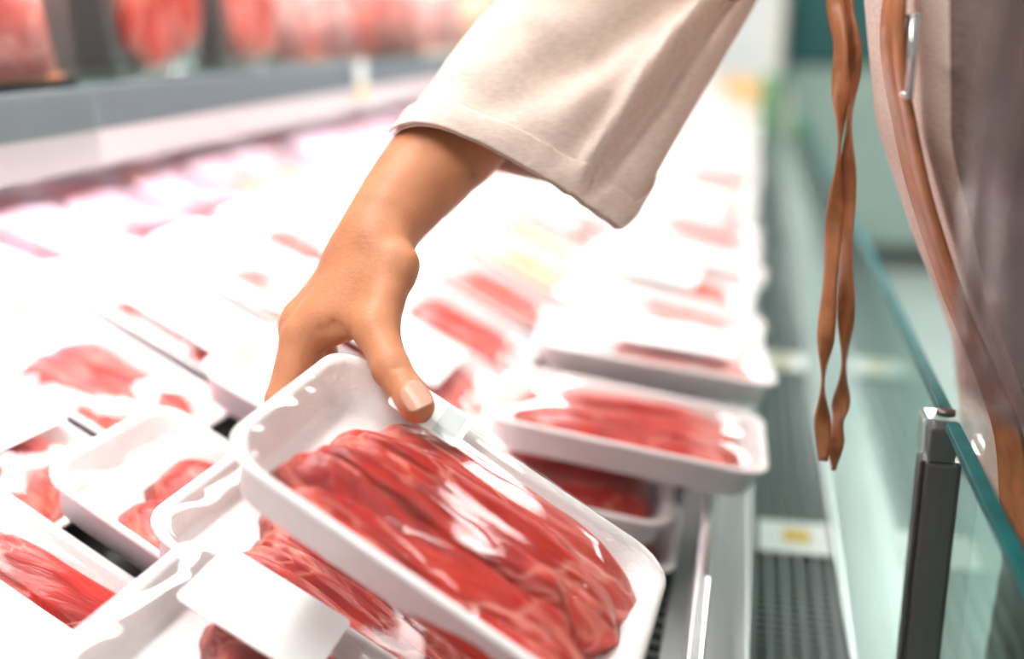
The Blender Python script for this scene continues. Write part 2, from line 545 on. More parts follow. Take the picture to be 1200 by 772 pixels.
# ------------------------------------------------------------------ shelf above the deck, rail, packs
SX = -0.60
shelf = empty('upper_shelf', (SX, 2.3, 1.17))
tag(shelf, 'metal shelf with a grey price rail above the sloping meat deck', 'shelf')
box('board', (-1.08, Y0, 1.205), (SX - 0.012, Y1, 1.232), 'shelf', shelf, 0.003)
box('glass_lip', (-0.80, Y0, 1.2325), (SX - 0.002, Y1, 1.2395), 'shelf_glass', shelf, 0.001)
box('tube_housing', (-0.78, 0.1, 1.190), (-0.62, 5.0, 1.204), 'lamp_body', shelf)
box('pink_tube', (-0.72, 0.1, 1.1885), (-0.68, 5.0, 1.1899), 'tube', shelf)
for j, (ya, yb, dx) in enumerate(((0.30, 0.938, 0.0025), (0.939, 2.2, 0), (2.201, 3.5, 0), (3.501, 4.9, 0))):
    r = empty('price_rail', (SX, (ya + yb) / 2, 1.172))
    h = (yb - ya) / 2
    obj('rail_body', boxme('rail_body', (-0.010 , -h, 0.034), (0.002 + dx, h, 0.0735), 0.0015), 'rail', r)
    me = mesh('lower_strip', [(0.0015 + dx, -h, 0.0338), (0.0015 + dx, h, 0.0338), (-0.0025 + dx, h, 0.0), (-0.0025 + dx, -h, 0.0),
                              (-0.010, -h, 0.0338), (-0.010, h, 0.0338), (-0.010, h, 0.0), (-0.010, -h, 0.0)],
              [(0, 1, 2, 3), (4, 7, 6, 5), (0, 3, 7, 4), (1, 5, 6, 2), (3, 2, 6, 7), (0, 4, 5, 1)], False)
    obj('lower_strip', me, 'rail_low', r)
    if j == 0:
        cl = obj('clear_cover', boxme('clear_cover', (0.0055, -h + 0.002, 0.002), (0.0068, h + 0.001, 0.0735), 0.0004), 'acrylic', r)
    tag(r, ('grey price rail length with a clear cover below the clear meat box',
            'grey price rail length with a lilac lower strip next to the covered one',
            'blurred grey price rail length carrying a small yellow tag',
            'farthest grey price rail length near the end of the case')[j], 'price rail')
t = empty('shelf_tag', (SX + 0.004, 1.66, 1.185))
obj('tag_card', boxme('tag_card', (0, -0.018, 0), (0.002, 0.02, 0.062), 0.0005), 'label', t)
obj('tag_mark', boxme('tag_mark', (0.0021, -0.016, 0.006), (0.0027, 0.018, 0.026)), 'yellow', t)
tag(t, 'small yellow and white shelf tag clipped to the price rail', 'shelf tag')


# ------------------------------------------------------------------ meat, trays, film
TL, TW, TH = 0.230, 0.146, 0.029


def rrect(L, W, r, z, n=6, ch=0.0):
    out = []
    for cx, cy, a0 in ((L / 2 - r, W / 2 - r, 0), (-L / 2 + r, W / 2 - r, 90), (-L / 2 + r, -W / 2 + r, 180), (L / 2 - r, -W / 2 + r, 270)):
        for k in range(n + 1):
            a = math.radians(a0 + 90 * k / n)
            out.append((cx + r * math.cos(a), cy + r * math.sin(a), z))
    return out


def tray_mesh(L=TL, W=TW, H=TH):
    sl = 0.011
    P = [(L - 2 * sl - 0.006, W - 2 * sl - 0.006, 0.020, 0.0), (L - 2 * sl, W - 2 * sl, 0.022, 0.002),
         (L - 0.010, W - 0.010, 0.026, H - 0.006), (L - 0.004, W - 0.004, 0.028, H - 0.0045), (L, W, 0.025, H - 0.003), (L, W, 0.025, H - 0.001),
         (L - 0.003, W - 0.003, 0.024, H), (L - 0.009, W - 0.009, 0.022, H), (L - 0.014, W - 0.014, 0.024, H - 0.0025),
         (L - 2 * sl - 0.006, W - 2 * sl - 0.006, 0.020, 0.007), (L - 2 * sl - 0.014, W - 2 * sl - 0.014, 0.017, 0.004)]
    return loft('tray_body', [rrect(*p) for p in P], cap0=True, cap1=True)


def slab_mesh(L, W, H, seed, rings=16, seg=64, lump=0.10):
    """a raw meat slice: ragged outline, softly lumpy top, a seam of fat, flat underside"""
    V, F, fat = [], [], []
    V.append((0, 0, 0)); fat.append(0)
    for i in range(1, rings + 1):
        q = i / rings
        for k in range(seg):
            a = 2 * math.pi * k / seg
            c, s = math.cos(a), math.sin(a)
            r = 1 / ((abs(c) ** 3.4 + abs(s) ** 3.4) ** (1 / 3.4))
            r *= 1 + 0.14 * nz(c * 1.3, s * 1.3, 0, seed) + 0.05 * nz(c * 4, s * 4, 0, seed + 3)
            x, y = q * r * c * L / 2, q * r * s * W / 2
            prof = max(0.0, 1 - q ** 6) ** 0.5
            z = H * prof * (0.88 + lump * 1.6 * nz(x * 16, y * 40, 0, seed + 5) + lump * 0.7 * nz(x * 40, y * 110, 0, seed + 8))
            sm = y - W * 0.10 * math.sin(x * 26 + seed) - W * 0.10 * math.sin(seed * 2.3)
            g = math.exp(-(sm / (W * 0.03)) ** 2)
            z -= H * 0.22 * prof * g
            V.append((x, y, max(z, 0.0)))
            e = max(0.0, (q - 0.80) / 0.2) * (0.5 + 0.9 * nz(c * 2, s * 2, 1, seed + 6)) * (1.5 if s > 0 else 0.5)
            fat.append(min(1.3, max(0, e) * 1.1 + 0.7 * g * max(0, nz(x * 12, 2, 0, seed) + 0.35)))
    V[0] = (0, 0, sum(v[2] for v in V[1:seg + 1]) / seg)
    for k in range(seg):
        F.append((0, 1 + k, 1 + (k + 1) % seg))
    for i in range(rings - 1):
        for k in range(seg):
            F.append((1 + i * seg + k, 1 + (i + 1) * seg + k, 1 + (i + 1) * seg + (k + 1) % seg, 1 + i * seg + (k + 1) % seg))
    F.append(tuple(1 + (rings - 1) * seg + k for k in range(seg))[::-1])
    me = mesh('meat_slice', V, F)
    me.attributes.new('fat', 'FLOAT', 'POINT').data.foreach_set('value', fat)
    return me


def film_mesh(seed, dome=0.007, L=TL, W=TW, H=TH, nx=40, ny=28, wr=1.0):
    V, F = [], []
    for i in range(nx + 1):
        for j in range(ny + 1):
            s, t = 2 * i / nx - 1, 2 * j / ny - 1
            x, y = s * (L / 2 - 0.0015), t * (W / 2 - 0.0015)
            # follow the rounded corners
            k = max(0, abs(s) + abs(t) - 1.72) * 0.035
            x -= math.copysign(k, s) if abs(s) > 0.5 else 0
            y -= math.copysign(k, t) if abs(t) > 0.5 else 0
            e = (1 - s ** 4) * (1 - t ** 4)
            z = H + 0.0012 + dome * e
            z += wr * e * (0.0022 * nz(x * 9, y * 30, 0, seed) + 0.0004 * nz(x * 26 + y * 20, y * 85, 0, seed + 4))
            z += wr * (1 - abs(e)) * 0.0006 * nz(x * 90, y * 90, 0, seed + 9)
            V.append((x, y, z))
    for i in range(nx):
        for j in range(ny):
            a = i * (ny + 1) + j
            F.append((a, a + ny + 1, a + ny + 2, a + 1))
    return mesh('film_wrap', V, F)


TRAY = tray_mesh(); TRAY.materials.append(MT['foam'])
FILMS = [film_mesh(s) for s in (1, 2, 3)]
for f in FILMS: f.materials.append(MT['film'])
LABEL = {}


def label_mesh(lx, ly):
    k = (round(lx, 4), round(ly, 4))
    if k not in LABEL:
        me = loft('price_label', [rrect(lx, ly, 0.004, 0.0), rrect(lx, ly, 0.004, 0.0006)], cap0=True, cap1=True, smooth=False)
        me.materials.append(MT['label'])
        LABEL[k] = me
    return LABEL[k]


SLABS = {}


def slab(kind, L, W, H, seed):
    k = (kind, L, W, H, seed)
    if k not in SLABS:
        me = slab_mesh(L, W, H, seed, 14, 48)
        me.materials.append(MT[kind])
        SLABS[k] = me
    return SLABS[k]


LAY = [  # slices in a tray: x, y, z, turn, tilt, length, width, height, seed
    [(0.010, 0.030, 0.006, 0.05, 0.16, 0.165, 0.062, 0.020, 1), (0.016, 0.002, 0.008, -0.04, 0.18, 0.160, 0.060, 0.020, 2), (0.014, -0.028, 0.006, 0.03, 0.15, 0.160, 0.056, 0.020, 3)],
    [(0.028, 0.020, 0.006, 0.10, 0.1, 0.130, 0.080, 0.022, 4), (0.022, -0.022, 0.008, -0.08, 0.12, 0.145, 0.066, 0.022, 5)],
    [(0.030, 0.004, 0.006, 0.06, 0.05, 0.140, 0.112, 0.024, 6)],
    [(0.016, 0.018, 0.006, 0.10, 0.1, 0.150, 0.085, 0.024, 4), (0.026, -0.026, 0.008, -0.08, 0.12, 0.150, 0.066, 0.022, 5)],
    [(-0.002, 0.020, 0.006, 0.05, 0.1, 0.190, 0.080, 0.024, 7), (0.004, -0.026, 0.008, -0.05, 0.12, 0.185, 0.070, 0.023, 8)],
    [(0.010, 0.022, 0.006, 0.08, 0.1, 0.165, 0.078, 0.024, 9), (0.018, -0.026, 0.008, -0.05, 0.12, 0.160, 0.070, 0.023, 5)],
]


def make_tray(center, th, yaw, kind, lay, label, group=None, lab=None, film=0, name='meat_tray', rot=None, far=False):
    """lab: (x, y, lx, ly, turn) of a paper label on the film; th = tilt down to the front"""
    if rot is None:
        c, s = math.cos(th), math.sin(th)
        ux = Vector((c * math.cos(yaw), -c * math.sin(yaw), -s))
        vy = Vector((math.sin(yaw), math.cos(yaw), 0))
        nn = ux.cross(vy)
        rot = Matrix((ux, vy, nn)).transposed()
    t = empty(name, tuple(center), rot)
    obj('tray_body', TRAY, None, t)
    lays = LAY[lay] if not far else LAY[2]
    for (x, y, z, a, ti, L, W, H, sd) in lays:
        obj('meat_slice', slab(kind, L, W, H, sd), None, t, (x, y, z), (ti * 0.5, 0, a))
    obj('film_wrap', FILMS[film % 3], None, t)
    if lab:
        x, y, lx, ly, a = lab
        ex = (1 - (2 * x / TL) ** 4) * (1 - (2 * y / TW) ** 4)
        obj('price_label', label_mesh(lx, ly), None, t, (x, y, TH + 0.0028 + 0.007 * max(ex, 0)), (0, 0, a))
    return tag(t, label, 'meat tray', group)


def on_deck(x, y, th, lift=0.0):
    """centre of a tray whose lower end stands on the deck (or lift above it)"""
    lowx = x + TL / 2 * math.cos(th)
    z = deck_z(lowx) + lift + 0.007 + TL / 2 * math.sin(th) * 1.0
    return (x, y, z)


D = math.radians
# the tray in the hand --------------------------------------------------
P1 = at(402, 400, 0.65)
hu = np.array([0.85765411, -0.02909131, -0.51340346]); hu /= np.linalg.norm(hu)
hw = np.array([-0.07466769, -0.99493693, -0.06726988]); hw -= hu * (hu @ hw); hw /= np.linalg.norm(hw)
hn = np.cross(hw, hu)


def tw(a, b, c):
    """a point in the held tray's own frame, from the corner under the thumb"""
    return P1 + a * hu + b * hw + c * hn


hc = tw(TL / 2, TW / 2, -TH)
held = empty('meat_tray', tuple(hc), Matrix((Vector(hu), Vector(-hw), Vector(hn))).transposed())
tag(held, 'white foam tray of raw red steaks under glossy film, gripped by the hand', 'meat tray')
obj('tray_body', TRAY, None, held)
HS = [  # x, y, z, turn, rx, ry, L, W, H, seed, material
    (0.020, 0.030, 0.008, 0.02, 0.10, 0.0, 0.175, 0.064, 0.022, 21, 'veal'),
    (0.012, 0.006, 0.010, -0.03, 0.34, 0.0, 0.180, 0.052, 0.022, 22, 'beef'),
    (-0.004, -0.020, 0.009, 0.04, 0.28, 0.0, 0.172, 0.050, 0.023, 23, 'beef_deep'),
    (0.004, -0.042, 0.007, -0.03, 0.16, 0.0, 0.176, 0.046, 0.020, 24, 'beef'),
    (-0.052, 0.016, 0.006, 0.5, 0.1, 0.0, 0.055, 0.040, 0.018, 25, 'veal'),
]
for (x, y, z, a, rx, ry, L, W, H, sd, mm) in HS:
    me = slab_mesh(L, W, H, sd, 28, 110, 0.13)
    me.materials.append(MT[mm])
    obj('meat_slice', me, None, held, (x, y, z), (rx, ry, a))
hf = film_mesh(11, 0.0075, nx=90, ny=60, wr=1.3)
hf.materials.append(MT['film'])
obj('film_wrap', hf, None, held)
lb = obj('price_label', label_mesh(0.046, 0.030), None, held, (-0.047, 0.0500, TH + 0.0072), (0.16, 0.02, 0.05))
obj('print_strip', boxme('print_strip', (0.006, -0.013, 0.0007), (0.019, 0.011, 0.0009)), 'print', lb)

# trays that can be told apart -------------------------------------------
B28 = D(28)
make_tray((-0.208, 0.445, 0.948), D(29), D(2), 'beef_deep', 0,
          'meat tray with a large blank white label lying across its film, below the held tray', lab=(-0.052, 0.034, 0.080, 0.058, 0.03), film=1)
make_tray((-0.245, 0.596, 0.944), D(29), D(3), 'beef', 0,
          'meat tray tucked directly under the tray in the hand, dark gap showing its meat', film=2)
make_tray((-0.342, 0.642, 0.948), D(29), D(4), 'beef', 5,
          'meat tray with a bare white upper wall and streaky film, beside the tucked tray', film=0)
make_tray((-0.425, 0.496, 0.966), D(29), D(3), 'beef_deep', 3,
          'meat tray with a thin strip of deep red meat, next to the bare-walled tray', lab=(0.035, -0.034, 0.135, 0.066, 0.0), film=1)
make_tray((-0.425, 0.338, 0.966), D(29), D(2), 'pork', 2,
          'white labelled tray of pale meat on the near side of the thin-strip tray', lab=(0.0, 0.0, 0.17, 0.12, 0.02), film=2)
for (x, y, kd, lab_) in ((-0.21, 0.285, 'beef', 'meat tray of red slices on the near side of the large blank label'),
                         (-0.21, 0.125, 'veal', 'rosy meat tray two places before the large blank label'),
                         (-0.42, 0.180, 'beef', 'meat tray of red slices at the near end of the second row')):
    make_tray((x, y, 0.945 - 0.1 * (x + 0.21)), D(29), D(2), kd, 0, lab_, film=0)
# right-hand trays near the fence
TH_R = D(9)
make_tray((-0.093, 0.880, 0.957), TH_R, D(-2), 'beef', 4,
          'meat tray with pale red slices overhanging the bright rod fence, topmost of its stack', film=0)
make_tray((-0.160, 0.855, 0.879), TH_R, D(-1), 'beef_deep', 2,
          'bottom meat tray of the fence stack resting on the wire rack', film=2)
make_tray((-0.165, 0.855, 0.918), TH_R, D(-3), 'beef_deep', 2,
          'lower meat tray with only its rim showing beneath the overhanging tray', film=1)
make_tray((-0.088, 1.052, 0.972), TH_R, D(-6), 'pork', 2,
          'white film-covered tray right behind the tray overhanging the fence', lab=(0.0, 0.0, 0.15, 0.09, 0.02), film=2)
make_tray(on_deck(-0.21, 0.735, D(16), 0.0), D(16), D(0), 'beef', 0,
          'meat tray lying low between the held tray and the fence stack', film=0)

# the rows running away and up under the shelf ---------------------------
rnd = random.Random(5)
ORD = 'first second third fourth fifth sixth seventh eighth ninth tenth eleventh twelfth'.split()
KN = {'beef': 'red', 'beef_deep': 'deep red', 'veal': 'rosy', 'pork': 'pale pink', 'poultry': 'orange'}
for c, (cx, ystart, th) in enumerate(((-0.10, 1.215, D(12)), (-0.335, 0.838, B28), (-0.552, 0.14, B28), (-0.745, 0.14, D(20)), (-0.952, 0.3, D(11)))):
    y = ystart
    cnt = 0
    while y < 4.9:
        k = rnd.random()
        if c == 0 or y > 1.5:
            kind = 'poultry' if k < 0.42 else 'pork' if k < 0.75 else 'veal' if k < 0.92 else 'beef'
        else:
            kind = 'beef' if k < 0.45 else 'veal' if k < 0.7 else 'beef_deep' if k < 0.8 else 'pork'
        big = rnd.random() < ((0.5, 0.7, 0.7, 0.25, 0.1)[c] if y < 1.9 else 0.5)
        lab = (rnd.uniform(-0.03, 0.02), rnd.uniform(-0.008, 0.008), rnd.uniform(0.12, 0.17), rnd.uniform(0.10, 0.125), rnd.uniform(-.05, .05)) if big else None
        lift = (0.09, 0.008, 0.004, 0.004, 0.0)[c]
        if c == 4: lift = 0.0
        xx = cx + rnd.uniform(-0.008, 0.008)
        if c == 2 and y < 0.62: xx -= 0.045
        if c == 3 and y < 0.62: xx -= 0.03
        zc = on_deck(xx, y, th + rnd.uniform(-.02, .03), lift)
        rowname = ('beyond the fence stack in the front row', 'past the bare-walled tray in the second row', 'from the near end of the third row',
                   'from the near end under the shelf', 'from the near end of the rearmost row')[c]
        nth = ORD[cnt] if cnt < len(ORD) else 'distant'
        cnt += 1
        ltxt = '%s tray %s, %s meat, %s' % (nth, rowname, KN[kind], 'white label' if big else 'bare film')
        make_tray(zc, th, rnd.uniform(-.03, .06), kind, rnd.randrange(3), ltxt, 'trays ' + rowname, lab, rnd.randrange(3), far=(y > 2.0))
        y += 0.158 + rnd.uniform(0, 0.012)

# far coloured packs at the end of the deck
for (x, y, z, sx, sy, sz, mm, lab) in ((-0.06, 5.02, 0.88, .07, .05, .20, 'orange', 'orange carton at the far end of the case deck'),
                                       (-0.25, 5.00, 0.94, .08, .05, .18, 'cream', 'cream carton beside the orange carton at the case end'),
                                       (0.058, 5.10, 0.8185, .034, .04, .28, 'leaf', 'narrow green carton standing beside the orange carton')):
    t = empty('carton', (x, y, z))
    obj('carton_body', boxme('carton_body', (-sx, -sy, 0), (sx, sy, sz), 0.004), mm, t)
    obj('carton_flap', boxme('carton_flap', (-sx * .9, -sy * .9, sz), (sx * .9, sy * .1, sz + 0.006), 0.002), 'cream', t)
    tag(t, lab, 'carton')


# unseen next shelf up, added to shade the packs from the canopy tube
ts = empty('shade_shelf', (SX, 2.3, 1.60))
tag(ts, 'unseen metal shelf with a grey rail, added to shade the clear meat boxes', 'shelf')
box('board', (-1.08, Y0, 1.60), (SX - 0.04, Y1, 1.63), 'shelf', ts, 0.003)
box('price_rail', (SX - 0.04, Y0, 1.57), (SX - 0.03, Y1, 1.64), 'rail', ts, 0.001)

# packs standing on the upper shelf
def clear_box(y0, y1, kind, label, base='black', h=0.135):
    t = empty('meat_box', (-0.70, (y0 + y1) / 2, 1.2396))
    hy = (y1 - y0) / 2
    obj('base_tray', loft('base_tray', [rrect(0.150, 2 * hy, 0.006, 0.0), rrect(0.156, 2 * hy, 0.008, 0.013), rrect(0.148, 2 * hy - 0.008, 0.006, 0.013), rrect(0.144, 2 * hy - 0.01, 0.005, 0.004)], cap0=True, cap1=True, smooth=False), base, t)
    obj('amber_liner', boxme('amber_liner', (-0.066, -hy + 0.008, 0.0045), (0.066, hy - 0.008, 0.018), 0.003), 'amber', t)
    me = slab_mesh((2 * hy - 0.016) * 1.1, 0.142, h * 0.98, int(y0 * 100), 14, 48, 0.12)
    me.materials.append(MT[kind])
    obj('meat_piece', me, None, t, (0, 0, 0.0185), (0, 0, math.pi / 2))
    obj('clear_lid', loft('clear_lid', [rrect(0.154, 2 * hy - 0.002, 0.006, 0.0135), rrect(0.151, 2 * hy - 0.006, 0.006, h), rrect(0.143, 2 * hy - 0.014, 0.004, h + 0.003)], cap1=True, smooth=False), 'boxclear', t)
    tag(t, label, 'meat box')
    return t


clear_box(0.66, 0.962, 'veal', 'clear lidded box of red meat standing on the shelf above the covered rail')


def vac_pack(y, w, hgt, lean, kind, label, x=-0.685):
    """vacuum pack leaning back: bag of clear film with a welded edge round a piece of meat"""
    t = empty('vacuum_pack', (x, y, 1.2400), Matrix.Rotation(lean, 3, 'X') )
    V, F = [], []
    n = 22
    for side in (1, -1):
        for i in range(n + 1):
            for j in range(n + 1):
                s, q = 2 * i / n - 1, j / n
                yy = s * w / 2 * (0.62 + 0.38 * q)
                zz = q * hgt
                e = max(0, 1 - s ** 4) * max(0, 1 - (2 * q - 1) ** 4)
                V.append((side * (0.0006 + 0.024 * e ** .6 + 0.004 * e * nz(s * 3, q * 4, side, 3)), yy, zz + 0.001))
    for sd in range(2):
        b0 = sd * (n + 1) ** 2
        for i in range(n):
            for j in range(n):
                a = b0 + i * (n + 1) + j
                F.append((a, a + n + 1, a + n + 2, a + 1) if sd == 0 else (a, a + 1, a + n + 2, a + n + 1))
    obj('clear_bag', mesh('clear_bag', V, F), 'boxclear', t)
    me = slab_mesh(hgt * 0.86, w * 0.70, 0.020, int(y * 77), 14, 48, 0.1)
    me.materials.append(MT[kind])
    obj('meat_piece', me, None, t, (0.0, 0, hgt * 0.50), (0, math.pi / 2, 0))
    mw = obj('welded_rim', tube_me('welded_rim', [(0, -w / 2 * .63, 0.004), (0, -w / 2, hgt), (0, w / 2, hgt), (0, w / 2 * .63, 0.004), (0, -w / 2 * .63, 0.004)], 0.0028, 8, False), 'acrylic', t)
    tag(t, label, 'vacuum pack')


vac_pack(1.225, 0.27, 0.25, D(4), 'beef', 'upright clear vacuum pack of red meat next to the lidded box on the shelf')
vac_pack(1.455, 0.20, 0.17, D(-6), 'veal', 'second upright vacuum pack of rosy meat farther along the shelf')
for j, (ya, yb, kind, base, lab) in enumerate(((1.58, 1.78, 'pork', 'greypack', 'clear box of pale pink meat on a grey base along the shelf'),
                                               (1.80, 2.10, 'veal', 'black', 'clear box of rosy meat on a black base farther along the shelf'),
                                               (2.15, 2.50, 'pork', 'cream', 'clear box of pale meat on a cream base above the yellow shelf tag'),
                                               (2.55, 2.95, 'poultry', 'cream', 'clear box of orange meat on a cream base far along the shelf'),
                                               (3.0, 3.5, 'pork', 'greypack', 'distant clear box of pink meat near the shelf end'))):
    clear_box(ya, yb, kind, lab, base)

# the far end of the shop
fr = empty('glass_door_fridge', (1.0, 6.7, 0))
tag(fr, 'dark teal upright fridge with pale green base at the end of the aisle', 'fridge')
box('plinth', (0.15, 6.4, 0), (2.3, 7.2, 0.12), 'black', fr)
box('base_panel', (0.15, 6.38, 0.12), (2.3, 7.2, 1.08), 'palegreen', fr, 0.01)
box('upper_body', (0.15, 6.42, 1.08), (2.3, 7.2, 2.2), 'teal', fr, 0.01)
for k in range(3):
    x = 0.2 + k * 0.7
    d = box('door', (x, 6.39, 1.12), (x + 0.66, 6.415, 2.1), 'teal', fr, 0.004)
    obj('handle', boxme('handle', (0.26, -0.04, 0.3), (0.28, -0.013, 0.7), 0.004), 'chrome', d)
en = empty('end_cabinet', (-0.7, 5.7, 0))
tag(en, 'pale cabinet with cream panels standing past the end of the meat case', 'cabinet')
box('cabinet_body', (-1.5, 5.5, 0), (0.10, 6.1, 1.75), 'cream', en, 0.01)
for k in range(2):
    box('door_panel', (-1.4 + k * 0.76, 5.485, 0.15), (-0.70 + k * 0.76, 5.499, 1.65), 'caseout', en, 0.004)


# ------------------------------------------------------------------ person: implicit body -> one surface
def round_cone(P, a, b, ra, rb):
    a = np.asarray(a, np.float32); b = np.asarray(b, np.float32)
    ba = b - a
    t = np.clip(((P - a) @ ba) / (ba @ ba), 0, 1)
    d = np.sqrt(((P - a - t[:, None] * ba) ** 2).sum(1))
    return d - (ra + (rb - ra) * t)


def ellipsoid(P, c, R, rad):
    q = ((P - np.asarray(c, np.float32)) @ np.asarray(R, np.float32).T)
    rad = np.asarray(rad, np.float32)
    k0 = np.sqrt(((q / rad) ** 2).sum(1))
    k1 = np.sqrt(((q / rad ** 2) ** 2).sum(1)) + 1e-9
    return k0 * (k0 - 1) / k1


def smin(a, b, k):
    h = np.clip(0.5 + 0.5 * (b - a) / k, 0, 1)
    return b + (a - b) * h - k * h * (1 - h)


def surface_nets(f, lo, hi, h):
    lo = np.array(lo); n = np.ceil((np.array(hi) - lo) / h).astype(int) + 1
    gx, gy, gz = [lo[i] + h * np.arange(n[i]) for i in range(3)]
    V = np.empty(n, np.float32)
    yy, zz = np.meshgrid(gy, gz, indexing='ij')
    ch = max(1, int(400000 / (n[1] * n[2])))
    for i0 in range(0, n[0], ch):
        xs = gx[i0:i0 + ch]
        P = np.empty((len(xs), n[1], n[2], 3), np.float32)
        P[..., 0] = xs[:, None, None]; P[..., 1] = yy; P[..., 2] = zz
        V[i0:i0 + ch] = f(P.reshape(-1, 3)).reshape(len(xs), n[1], n[2])
    S = V < 0
    corners = [(i, j, k) for i in (0, 1) for j in (0, 1) for k in (0, 1)]
    cnt = sum(S[i:n[0] - 1 + i, j:n[1] - 1 + j, k:n[2] - 1 + k].astype(np.int8) for i, j, k in corners)
    act = np.argwhere((cnt > 0) & (cnt < 8))
    vals = np.stack([V[act[:, 0] + i, act[:, 1] + j, act[:, 2] + k] for i, j, k in corners], 1)
    acc = np.zeros((len(act), 3)); num = np.zeros(len(act))
    for a in range(8):
        for b in range(a + 1, 8):
            ca, cb = np.array(corners[a]), np.array(corners[b])
            if np.abs(ca - cb).sum() != 1: continue
            va, vb = vals[:, a], vals[:, b]
            m = (va < 0) != (vb < 0)
            t = np.where(m, va / np.where(m, va - vb, 1), 0)
            acc += np.where(m[:, None], ca + t[:, None] * (cb - ca), 0)
            num += m
    verts = lo + h * (act + acc / num[:, None])
    vid = -np.ones(n, int)
    vid[act[:, 0], act[:, 1], act[:, 2]] = np.arange(len(act))
    faces = []
    for ax in range(3):
        o1, o2 = [(1, 2), (2, 0), (0, 1)][ax]
        sl = [slice(1, n[i] - 1) for i in range(3)]
        sl[ax] = slice(0, n[ax] - 1)
        s2 = list(sl); s2[ax] = slice(1, n[ax])
        A, Bq = S[tuple(sl)], S[tuple(s2)]
        E = np.argwhere(A != Bq)
        off = np.array([sl[i].start for i in range(3)])
        flip = A[E[:, 0], E[:, 1], E[:, 2]]
        E = E + off
        e1 = np.zeros(3, int); e1[o1] = 1
        e2 = np.zeros(3, int); e2[o2] = 1
        g = lambda q: vid[q[:, 0], q[:, 1], q[:, 2]]
        q = np.stack([g(E - e1 - e2), g(E - e2), g(E), g(E - e1)], 1)
        q = np.where(flip[:, None], q, q[:, ::-1])
        faces.append(q[(q >= 0).all(1)])
    return verts, np.concatenate(faces)


EL = at(690, 18, 0.80)                      # elbow
F1 = at(532, 168, 0.735)
F2 = at(466, 240, 0.705)
WR = at(436, 286, 0.692)
SH = np.array((0.14, 0.86, 1.43))           # shoulder of the reaching arm
T0, T1, T2, T3 = at(461, 312, 0.670), at(440, 384, 0.650), at(458, 431, 0.629), at(487, 473, 0.613)
K = dict(
    index=[at(353, 395, 0.668), tw(-0.012, 0.018, -0.046), tw(0.016, 0.034, -0.044), tw(0.038, 0.044, -0.0415)],
    middle=[at(351, 383, 0.688), tw(-0.006, 0.000, -0.053), tw(0.026, 0.018, -0.045), tw(0.050, 0.028, -0.0415)],
    ring=[at(353, 372, 0.708), tw(0.000, -0.018, -0.058), tw(0.032, 0.001, -0.046), tw(0.054, 0.011, -0.041)],
    little=[at(362, 362, 0.724), tw(0.008, -0.034, -0.055), tw(0.032, -0.016, -0.046), tw(0.050, -0.006, -0.041)],
)
RAD = dict(index=(.0118, .0092, .0082, .0070), middle=(.0122, .0095, .0085, .0072), ring=(.0115, .0090, .0080, .0068), little=(.0102, .0080, .0072, .0062))
WB = [at(441, 293, 0.680), at(436, 292, 0.690), at(434, 290, 0.699), at(432, 288, 0.707)]


ARM = catmull([EL, F1, F2, WR, at(420, 308, .70)], 13)
ARMR = np.interp(np.linspace(0, 4, 13), range(5), (0.033, 0.0310, 0.0245, 0.0198, 0.0178))


def hand_sdf(P):
    d = None
    for i in range(len(ARM) - 1):
        c = round_cone(P, ARM[i], ARM[i + 1], ARMR[i], ARMR[i + 1])
        d = c if d is None else smin(d, c, 0.006)
    palm = None
    for i, nme in enumerate(('index', 'middle', 'ring', 'little')):
        k0 = K[nme][0]
        c = round_cone(P, WB[i], k0, 0.0150, RAD[nme][0])
        palm = c if palm is None else smin(palm, c, 0.012)
    d = smin(d, palm, 0.014)
    # thenar and the flesh between thumb and index
    d = smin(d, round_cone(P, at(446, 292, .682), T0, 0.015, 0.0125), 0.010)
    th = round_cone(P, T0, T1, 0.0128, 0.0132)
    th = smin(th, round_cone(P, T1, T2, 0.0128, 0.0106), 0.006)
    th = smin(th, round_cone(P, T2, T3, 0.0106, 0.0096), 0.004)
    th = smin(th, round_cone(P, at(484, 468, .614), at(490, 478, .613), 0.0094, 0.0085), 0.004)
    d = smin(d, th, 0.009)
    web = round_cone(P, at(432, 335, .672), at(392, 372, .668), 0.0135, 0.0120)
    web = smin(web, round_cone(P, at(425, 372, .664), at(375, 388, .670), 0.0100, 0.0100), 0.010)
    d = smin(d, web, 0.012)
    for nme in K:
        p, r = K[nme], RAD[nme]
        fd = round_cone(P, p[0], p[1], r[0], r[1])
        fd = smin(fd, round_cone(P, p[1], p[2], r[1], r[2]), 0.003)
        fd = smin(fd, round_cone(P, p[2], p[3], r[2], r[3]), 0.003)
        d = smin(d, fd, 0.005)
    # wrist-side swelling of the thumb joint
    d = smin(d, round_cone(P, at(472, 308, .668), at(468, 322, .667), 0.0062, 0.0062), 0.010)
    # skin folds: over the thumb joint, and where the web closes on the tray
    for (q, r) in (((450, 424, .6165), (467, 417, .620)), ((452, 430, .6145), (470, 423, .618)), ((454, 437, .6135), (471, 430, .617))):
        g = round_cone(P, at(*q), at(*r), 0.0010, 0.0010)
        d = np.maximum(d, -smin(g, g + 0.001, 0.001))
    for (q, r, rr) in (((399, 392, .652), (368, 404, .652), .0022), ((396, 385, .653), (374, 387, .655), .0014), ((402, 396, .652), (391, 376, .656), .0018)):
        g = round_cone(P, at(*q), at(*r), rr, rr * .5)
        d = -smin(-d, g, 0.004)
    # tendons on the wrist and thumb back
    return d


allp = np.array([F1 + (EL - F1) * 0.35, F1, F2, WR, T0, T1, T2, T3] + [q for v in K.values() for q in v])
pad = 0.05
v1, f1 = surface_nets(hand_sdf, allp.min(0) - pad, allp.max(0) + pad, 0.0019)


